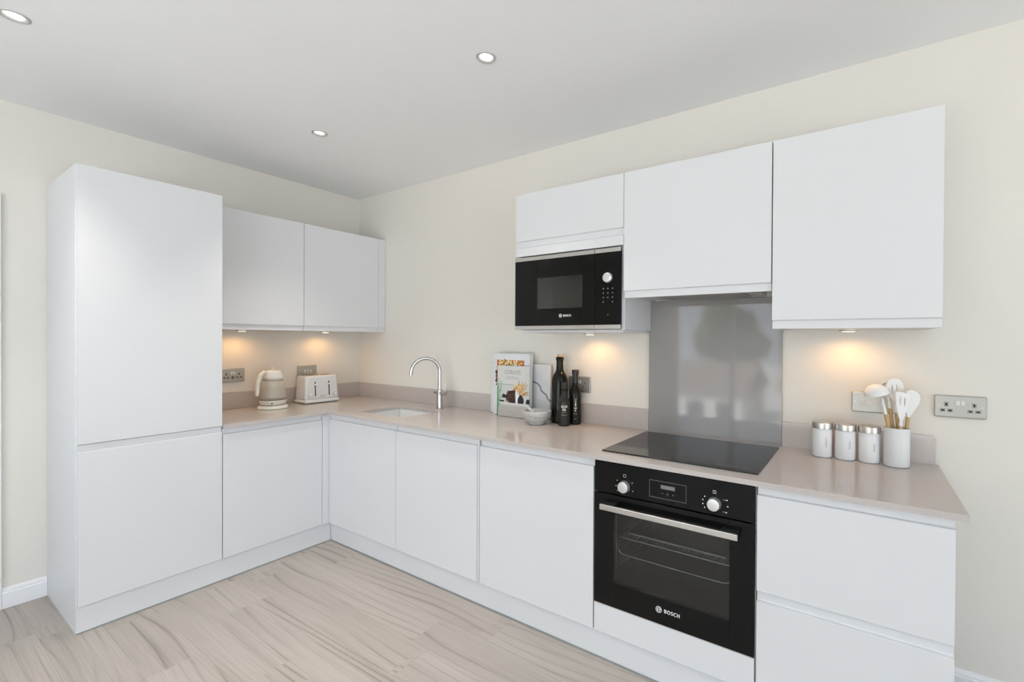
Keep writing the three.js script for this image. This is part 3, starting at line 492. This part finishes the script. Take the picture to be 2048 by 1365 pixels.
{
  const splot = (c, n, x, y, w, h, cols, r0, r1) => { for (let i = 0; i < n; i++) { c.fillStyle = cols[rnd() * cols.length | 0]; c.beginPath(); c.ellipse(x + rnd() * w, y + rnd() * h, r0 + rnd() * r1, r0 + rnd() * r1 * 0.6, rnd() * 3, 0, 7); c.fill(); } };
  const food = canvasTex(420, 520, (c, w, h) => {
    c.fillStyle = '#dfe1e2'; c.fillRect(0, 0, w, h); c.fillStyle = '#c4633a'; c.fillRect(40, 55, 315, 215);
    splot(c, 240, 70, 62, 260, 80, ['#e6c676', '#f0dfae', '#d29438', '#c65f2e', '#8a9a3c', '#f3ead0'], 5, 13); splot(c, 130, 70, 105, 250, 60, ['#2f3d1c', '#5d7a30', '#e8ddb0', '#3c2a18', '#a8b252'], 4, 12); splot(c, 50, 25, 150, 45, 120, ['#5b2e1c', '#3b1c10', '#8a4a2c'], 5, 10);
    c.fillStyle = '#cfd2d3'; c.fillRect(40, 300, 315, 60); c.fillStyle = '#7c7c7c'; for (let i = 0; i < 4; i++) c.fillRect(46, 380 + i * 32, 10, 14);
  });
  const still = canvasTex(420, 520, (c, w, h) => {
    c.fillStyle = '#d3d2cd'; c.fillRect(0, 0, w, h);
    c.fillStyle = '#7e7e78'; c.font = '54px serif'; c.textAlign = 'center'; c.fillText('CURATE', 205, 84); c.fillRect(112, 112, 160, 3); c.fillRect(98, 130, 190, 3);
    c.fillStyle = '#c9ccc9'; c.fillRect(8, 192, 412, 170); c.fillStyle = '#6f7f74'; c.fillRect(8, 190, 260, 4);
    c.strokeStyle = '#b48a50'; c.lineWidth = 5; for (let i = 0; i < 46; i++) { const a = -1.9 + rnd() * 2.0, l = 50 + rnd() * 110; c.strokeStyle = ['#b8894e', '#d7b27a', '#9a6a34', '#e3c79a'][i % 4]; c.lineWidth = 3 + rnd() * 4; c.beginPath(); c.moveTo(300, 300); c.lineTo(300 + Math.cos(a) * l, 300 + Math.sin(a) * l); c.stroke(); }
    splot(c, 60, 220, 185, 120, 70, ['#c08f50', '#dcb67c', '#a8733a', '#e9d2a8'], 5, 10);
    c.fillStyle = '#2a1914'; c.beginPath(); c.moveTo(60, 330); c.lineTo(80, 288); c.lineTo(120, 300); c.lineTo(150, 258); c.lineTo(240, 244); c.lineTo(246, 385); c.lineTo(150, 372); c.lineTo(120, 330); c.closePath(); c.fill();
    splot(c, 90, 120, 262, 118, 100, ['#3c241b', '#1b0f0c', '#5a3a2a', '#7a5440'], 3, 6);
    c.fillStyle = '#ecebea'; c.beginPath(); c.moveTo(244, 248); c.lineTo(288, 300); c.lineTo(262, 385); c.lineTo(246, 385); c.closePath(); c.fill();
    c.fillStyle = '#171c22'; c.beginPath(); c.ellipse(312, 352, 38, 56, 0, 0, 7); c.fill(); c.fillRect(296, 290, 30, 30); c.beginPath(); c.ellipse(404, 362, 26, 36, 0, 0, 7); c.fill(); c.fillRect(8, 355, 88, 16);
    c.fillStyle = '#bdbab4'; c.fillRect(0, 392, w, 128); c.fillStyle = '#d6d5d2'; c.fillRect(60, 376, 360, 24);
    c.strokeStyle = '#5f9a74'; c.lineWidth = 5; for (let i = 0; i < 34; i++) { const y = 150 + rnd() * 350; c.strokeStyle = ['#4f8a64', '#86b394', '#a9c9b2'][i % 3]; c.lineWidth = 2 + rnd() * 4; c.beginPath(); c.moveTo(14, y); c.lineTo(14 + rnd() * 60, y - 30 - rnd() * 60); c.stroke(); }
    c.fillStyle = '#4c8a62'; c.fillRect(0, 205, 14, 315); c.fillStyle = '#a09e99'; c.fillRect(120, 470, 170, 3);
  });
  const white = std([0.8, 0.8, 0.8], 0.45), dark = std([0.16, 0.14, 0.13], 0.5);
  book('cookbook', 'tall cookbook with a colourful food photograph, standing behind the grey book', 0.3, 0.402, 0.032, [1.632, T + 0.001, 0.052], -0.02, food, white);
  book('lifestyle_book', 'pale grey book titled CURATE standing in front of the cookbook', 0.262, 0.325, 0.024, [1.695, T + 0.001, 0.094], -0.02, still, white);
}
{
  const mt = std([1, 1, 1], 0.4, { map: marbleTex(1.6, 44, 200) });
  const t = thing('mortar', 'grey-white marble mortar bowl beside the bottles', 'mortar', [2.082, T, 0.205]);
  mesh('bowl', lathe([[0, 0], [0.047, 0], [0.05, 0.004], [0.047, 0.012], [0.066, 0.026], [0.082, 0.05], [0.086, 0.074], [0.085, 0.079], [0.078, 0.08], [0.075, 0.076], [0.068, 0.045], [0.045, 0.022], [0, 0.016]], 48), mt, t);
  const q = thing('pestle', 'marble pestle resting in the mortar bowl', 'pestle', [2.082, T, 0.205]);
  mesh('shaft', join(rod([0.01, 0.0345, 0.0], [-0.058, 0.092, 0.012], 0.0115, 0.0095, 20), new THREE.SphereGeometry(0.0115, 20, 14).translate(-0.058, 0.092, 0.012), new THREE.SphereGeometry(0.0155, 20, 14).translate(0.012, 0.034, 0)), mt, q);
}
{
  const darkGlass = std([0.014, 0.013, 0.01], 0.07, { specularIntensity: 0.4 }), sleeve = std([0.022, 0.022, 0.024], 0.4), olive = std([0.022, 0.022, 0.017], 0.16, { specularIntensity: 0.6 }), cork = std([0.62, 0.43, 0.26], 0.8);
  const bottle = (label, pos, pts, mat) => { const t = thing('glass_bottle', label, 'bottle', pos); mesh('body', lathe(pts, 44), mat, t); return t; };
  let t = bottle('tallest black glass bottle with a pale cork stopper', [2.166, T, 0.09], [[0, 0.004], [0.04, 0], [0.046, 0.004], [0.048, 0.012], [0.0485, 0.24], [0.047, 0.262], [0.04, 0.284], [0.029, 0.3], [0.0225, 0.316], [0.0205, 0.345], [0.0205, 0.37], [0.0235, 0.373], [0.0235, 0.392], [0, 0.392]], darkGlass);
  mesh('cork', cyl(0.0165, 0.018, 0.015, 0, 0.3922, 0, 24), cork, t);
  t = bottle('short dark olive oil bottle with white lettering, in front of the other two bottles', [2.243, T, 0.16], [[0, 0.003], [0.03, 0], [0.034, 0.004], [0.0345, 0.012], [0.0345, 0.125], [0.033, 0.14], [0.026, 0.158], [0.0185, 0.178], [0.016, 0.195], [0.016, 0.21], [0, 0.21]], olive);
  mesh('screw_cap', lathe([[0, 0.2102], [0.0185, 0.2102], [0.0185, 0.248], [0.0165, 0.25], [0, 0.25]], 32), sleeve, t);
  const wrap = (r, y0, y1, draw, parent, ang = 1.5, mid = 0.7) => { const tex = canvasTex(256, 256, draw); mesh('label', new THREE.CylinderGeometry(r, r, y1 - y0, 28, 1, true, mid - ang / 2, ang).translate(0, (y0 + y1) / 2, 0), std([1, 1, 1], 0.5, { map: tex, transparent: true, alphaTest: 0.5 }), parent); };
  wrap(0.0349, 0.055, 0.125, (c, w, h) => { c.clearRect(0, 0, w, h); c.fillStyle = '#e6e4de'; c.font = 'bold 66px sans-serif'; c.textAlign = 'center'; c.fillText('OLIVE', 112, 66); c.fillText('OIL', 112, 128); c.fillStyle = '#8a8880'; c.fillRect(40, 160, 150, 8); c.fillRect(30, 214, 170, 10); }, t);
  t = bottle('medium black glass bottle with a dark neck sleeve, against the double socket', [2.268, T, 0.078], [[0, 0.003], [0.031, 0], [0.0355, 0.004], [0.036, 0.012], [0.036, 0.168], [0.0345, 0.186], [0.027, 0.207], [0.019, 0.222], [0.0165, 0.24], [0.0165, 0.316], [0, 0.316]], darkGlass);
  mesh('neck_sleeve', lathe([[0.0167, 0.242], [0.0175, 0.242], [0.018, 0.29], [0.0205, 0.3], [0.0205, 0.318], [0, 0.319]], 32), sleeve, t);
  wrap(0.0364, 0.02, 0.17, (c, w, h) => { c.clearRect(0, 0, w, h); c.fillStyle = '#e8e6e2'; c.beginPath(); c.moveTo(116, 20); c.lineTo(126, 84); c.arc(116, 92, 14, 0, 3.1); c.lineTo(106, 84); c.closePath(); c.fill(); c.font = 'bold 24px sans-serif'; c.textAlign = 'center'; c.fillText('OLIVE', 112, 132); c.fillText('OIL', 112, 156); c.fillStyle = '#77756f'; c.fillRect(60, 172, 90, 5); c.fillRect(66, 184, 80, 5); c.beginPath(); c.arc(122, 232, 9, 0, 7); c.fill(); c.fillRect(70, 230, 45, 5); }, t, 1.7);
}
{
  const can = std([0.8, 0.8, 0.795], 0.32);
  [['COOKIES', 3.537, 'first white canister with steel lid, next to the hob side'], ['COFFEE', 3.6215, 'middle white canister with steel lid, between the other two canisters'], ['SUGAR', 3.7055, 'white canister with steel lid standing next to the utensil pot']].forEach(([s, x, label]) => {
    const t = thing('canister', label, 'canister', [x, T, 0.105]);
    mesh('body', lathe([[0, 0], [0.035, 0], [0.0365, 0.002], [0.0378, 0.004], [0.0378, 0.121], [0, 0.121]], 48), can, t);
    mesh('lid', lathe([[0, 0.1212], [0.0392, 0.1212], [0.0398, 0.1225], [0.0398, 0.145], [0.038, 0.148], [0.03, 0.1495], [0, 0.151]], 48), M.steel, t);
    const tex = canvasTex(96, 384, (c, w, h) => { c.clearRect(0, 0, w, h); c.save(); c.translate(w / 2, h / 2); c.rotate(Math.PI / 2); c.fillStyle = '#8d8d8b'; c.font = '62px sans-serif'; c.textAlign = 'center'; c.textBaseline = 'middle'; c.fillText(s, 0, 0); c.restore(); });
    mesh('lettering', new THREE.CylinderGeometry(0.0381, 0.0381, 0.066, 10, 1, true, 0.25, 0.43).translate(0, 0.066, 0), std([1, 1, 1], 0.5, { map: tex, transparent: true, alphaTest: 0.4 }), t);
  });
}
{
  const PX = 3.796, PZ = 0.115, pot = std([0.78, 0.775, 0.77], 0.55), sil = std([0.86, 0.85, 0.82], 0.5), wood = std([0.55, 0.36, 0.17], 0.55);
  single('utensil_pot', lathe([[0, 0], [0.04, 0], [0.043, 0.003], [0.0435, 0.15], [0.0428, 0.153], [0.041, 0.153], [0.04, 0.15], [0.0395, 0.008], [0, 0.008]], 48), pot, 'plain white cylindrical pot holding kitchen utensils', 'pot', [PX, T, PZ]);
  // each utensil: foot in the pot, top of wood, head centre, all relative to the pot
  const blade = (pts, th, holes = []) => { const s = new THREE.Shape(); s.setFromPoints(new THREE.SplineCurve([...pts, pts[0]].map((q) => new THREE.Vector2(...q))).getPoints(48)); for (const h of holes) { const p = new THREE.Path(); p.absellipse(h[0], h[1], h[2], h[3], 0, Math.PI * 2, true); s.holes.push(p); } return new THREE.ExtrudeGeometry(s, { depth: th, bevelEnabled: true, bevelSize: 0.0012, bevelThickness: 0.0012, bevelSegments: 2, curveSegments: 12 }).translate(0, 0, -th / 2); };
  const bowl = (rx, ry, d) => { const g = new THREE.SphereGeometry(1, 28, 14, 0, Math.PI * 2, 0, Math.PI / 2).rotateX(-Math.PI / 2).scale(rx, ry, d); const i = new THREE.SphereGeometry(1, 28, 14, 0, Math.PI * 2, 0, Math.PI / 2).rotateX(-Math.PI / 2).scale(rx * 0.94, ry * 0.94, d * 0.9); i.index.array.reverse(); const nn = i.attributes.normal; for (let k = 0; k < nn.count; k++) nn.setXYZ(k, -nn.getX(k), -nn.getY(k), -nn.getZ(k)); return join(g, i); };
  const utensil = (name, label, foot, top, wf, head, tilt, spin) => {
    const t = thing(name, label, 'utensil', [PX, T, PZ]); const F = new THREE.Vector3(...foot), P = new THREE.Vector3(...top), m = F.clone().lerp(P, wf);
    mesh('wooden_handle', join(rod(foot, m.toArray(), 0.0062, 0.0068, 16)), wood, t);
    mesh('neck', rod(m.toArray(), top, 0.0066, 0.0045, 14), sil, t);
    const dir = P.clone().sub(F).normalize(), q = new THREE.Quaternion().setFromUnitVectors(new THREE.Vector3(0, 1, 0), dir);
    mesh('head', head.rotateX(tilt).rotateY(spin).applyQuaternion(q).translate(...top), sil, t);
  };
  utensil('soup_ladle', 'white ladle with wooden handle leaning out over the switch plate', [0.0, 0.0155, 0.016], [-0.05, 0.268, 0.02], 0.75, bowl(0.044, 0.036, 0.042).rotateX(Math.PI / 2 + 0.2).translate(-0.014, 0.018, 0), 0, -0.2);
  utensil('serving_spoon', 'white spoon with wooden handle tucked behind the ladle', [0.004, 0.0155, 0.002], [-0.026, 0.262, -0.046], 0.84, bowl(0.024, 0.036, 0.012).translate(0, 0.03, 0), 0, 0.5);
  utensil('slotted_spoon', 'tallest white slotted spoon with wooden handle in the pot', [0.016, 0.0155, -0.018], [-0.004, 0.262, -0.026], 0.785, blade([[-0.006, -0.01], [-0.022, 0.02], [-0.029, 0.05], [-0.02, 0.076], [0, 0.085], [0.02, 0.076], [0.029, 0.05], [0.022, 0.02], [0.006, -0.01]], 0.005, [[-0.01, 0.042, 0.0025, 0.02], [0.006, 0.042, 0.0025, 0.02]]), 0.08, 0.25);
  utensil('slotted_turner', 'white slotted turner with wooden handle upright in the pot', [0.004, 0.0155, 0.022], [0.012, 0.2, 0.03], 0.81, blade([[-0.005, -0.01], [-0.016, 0.03], [-0.021, 0.078], [-0.018, 0.098], [0.016, 0.092], [0.027, 0.085], [0.024, 0.06], [0.014, 0.02], [0.005, -0.01]], 0.004, [[-0.006, 0.062, 0.0024, 0.018], [0.009, 0.06, 0.0024, 0.018]]), -0.05, 0.35);
  utensil('spoon_spatula', 'broad white spoon-shaped spatula with wooden handle leaning towards the wall socket', [0.018, 0.0155, 0.002], [0.038, 0.218, -0.002], 0.9, blade([[-0.006, -0.012], [-0.019, 0.03], [-0.022, 0.068], [-0.012, 0.086], [0.008, 0.084], [0.026, 0.07], [0.029, 0.042], [0.018, 0.014], [0.006, -0.012]], 0.006), 0.06, 0.4);
}

// ---------------------------------------------------------------- outside, seen in the splashback
{
  const lawn = new THREE.Mesh(new THREE.PlaneGeometry(160, 160).rotateX(-Math.PI / 2).translate(0, -6, 60), std([0.5, 0.51, 0.52], 1)); lawn.name = 'ground_outside'; lawn.receiveShadow = true; lawn.userData = { kind: 'structure', label: 'ground outside the window', category: 'ground' }; scene.add(lawn);
  const render = std([0.75, 0.74, 0.71], 0.9), roofM = std([0.2, 0.16, 0.135], 0.9), glassM = std([0.06, 0.07, 0.08], 0.1);
  const house = (label, x, z, w, h, d) => {
    const t = thing('house', label, 'house', [x, -6, z]);
    mesh('wall', B(-w / 2, w / 2, 0, h, -d / 2, d / 2, 0), render, t);
    const s = new THREE.Shape([[-d / 2 - 0.3, h], [d / 2 + 0.3, h], [0, h + 1.6]].map((q) => new THREE.Vector2(...q)));
    mesh('roof', new THREE.ExtrudeGeometry(s, { depth: w + 0.6, bevelEnabled: false }).rotateY(-Math.PI / 2).translate(w / 2 + 0.3, 0, 0), roofM, t);
    for (let i = 0; i < 3; i++) for (const yy of [0.7, h - 1.6]) mesh('window', B(-w / 2 + w * (i + 0.5) / 3 - 0.5, -w / 2 + w * (i + 0.5) / 3 + 0.5, yy, yy + 1.1, -d / 2 - 0.02, -d / 2 + 0.02, 0), glassM, t);
  };
  house('white rendered house with brown roof, mirrored in the middle of the splashback', -4.2, 27, 5, 4.5, 7); house('white rendered house with brown roof, mirrored next to the large wall cabinet', 3, 29, 6, 4.6, 7); house('white rendered house with brown roof, standing apart beyond the trees', -13, 30, 6, 4.4, 7);
  const leaf = std([0.05, 0.075, 0.03], 0.95), bark = std([0.12, 0.09, 0.06], 0.95);
  const tree = (x, z, h, r) => {
    const t = thing('garden_tree', 'green leafy tree outside the window, beyond the houses and their gardens', 'tree', [x, -6, z], 0, 'trees outside the window');
    mesh('trunk', cyl(0.22, 0.14, h * 0.5, 0, 0, 0, 10), bark, t); const gs = [];
    for (let i = 0; i < 14; i++) { const g = mergeVertices(new THREE.IcosahedronGeometry(r * (0.34 + rnd() * 0.24), 3)), p = g.attributes.position, ox = rnd() * 9; for (let k = 0; k < p.count; k++) { const v = new THREE.Vector3().fromBufferAttribute(p, k), s = 1 + 0.5 * fbm(v.x * 1.6 + ox, v.y * 1.6, v.z * 1.6, 3); p.setXYZ(k, v.x * s, v.y * s, v.z * s); } g.computeVertexNormals(); const a = rnd() * 6.3, q = rnd() * r * 0.72; gs.push(g.translate(Math.cos(a) * q, h * 0.6 + (rnd() - 0.42) * r * 1.5, Math.sin(a) * q)); }
    mesh('crown', join(gs), leaf, t);
  };
  for (const [x, z, h, r] of [[-14, 39, 12, 3], [-6.5, 40, 12.6, 3.1], [1, 39, 12.2, 3], [8.5, 41, 10.8, 2.6], [-21.5, 40, 10, 2.6]]) tree(x, z, h, r);
}
renderer.render(scene, camera);
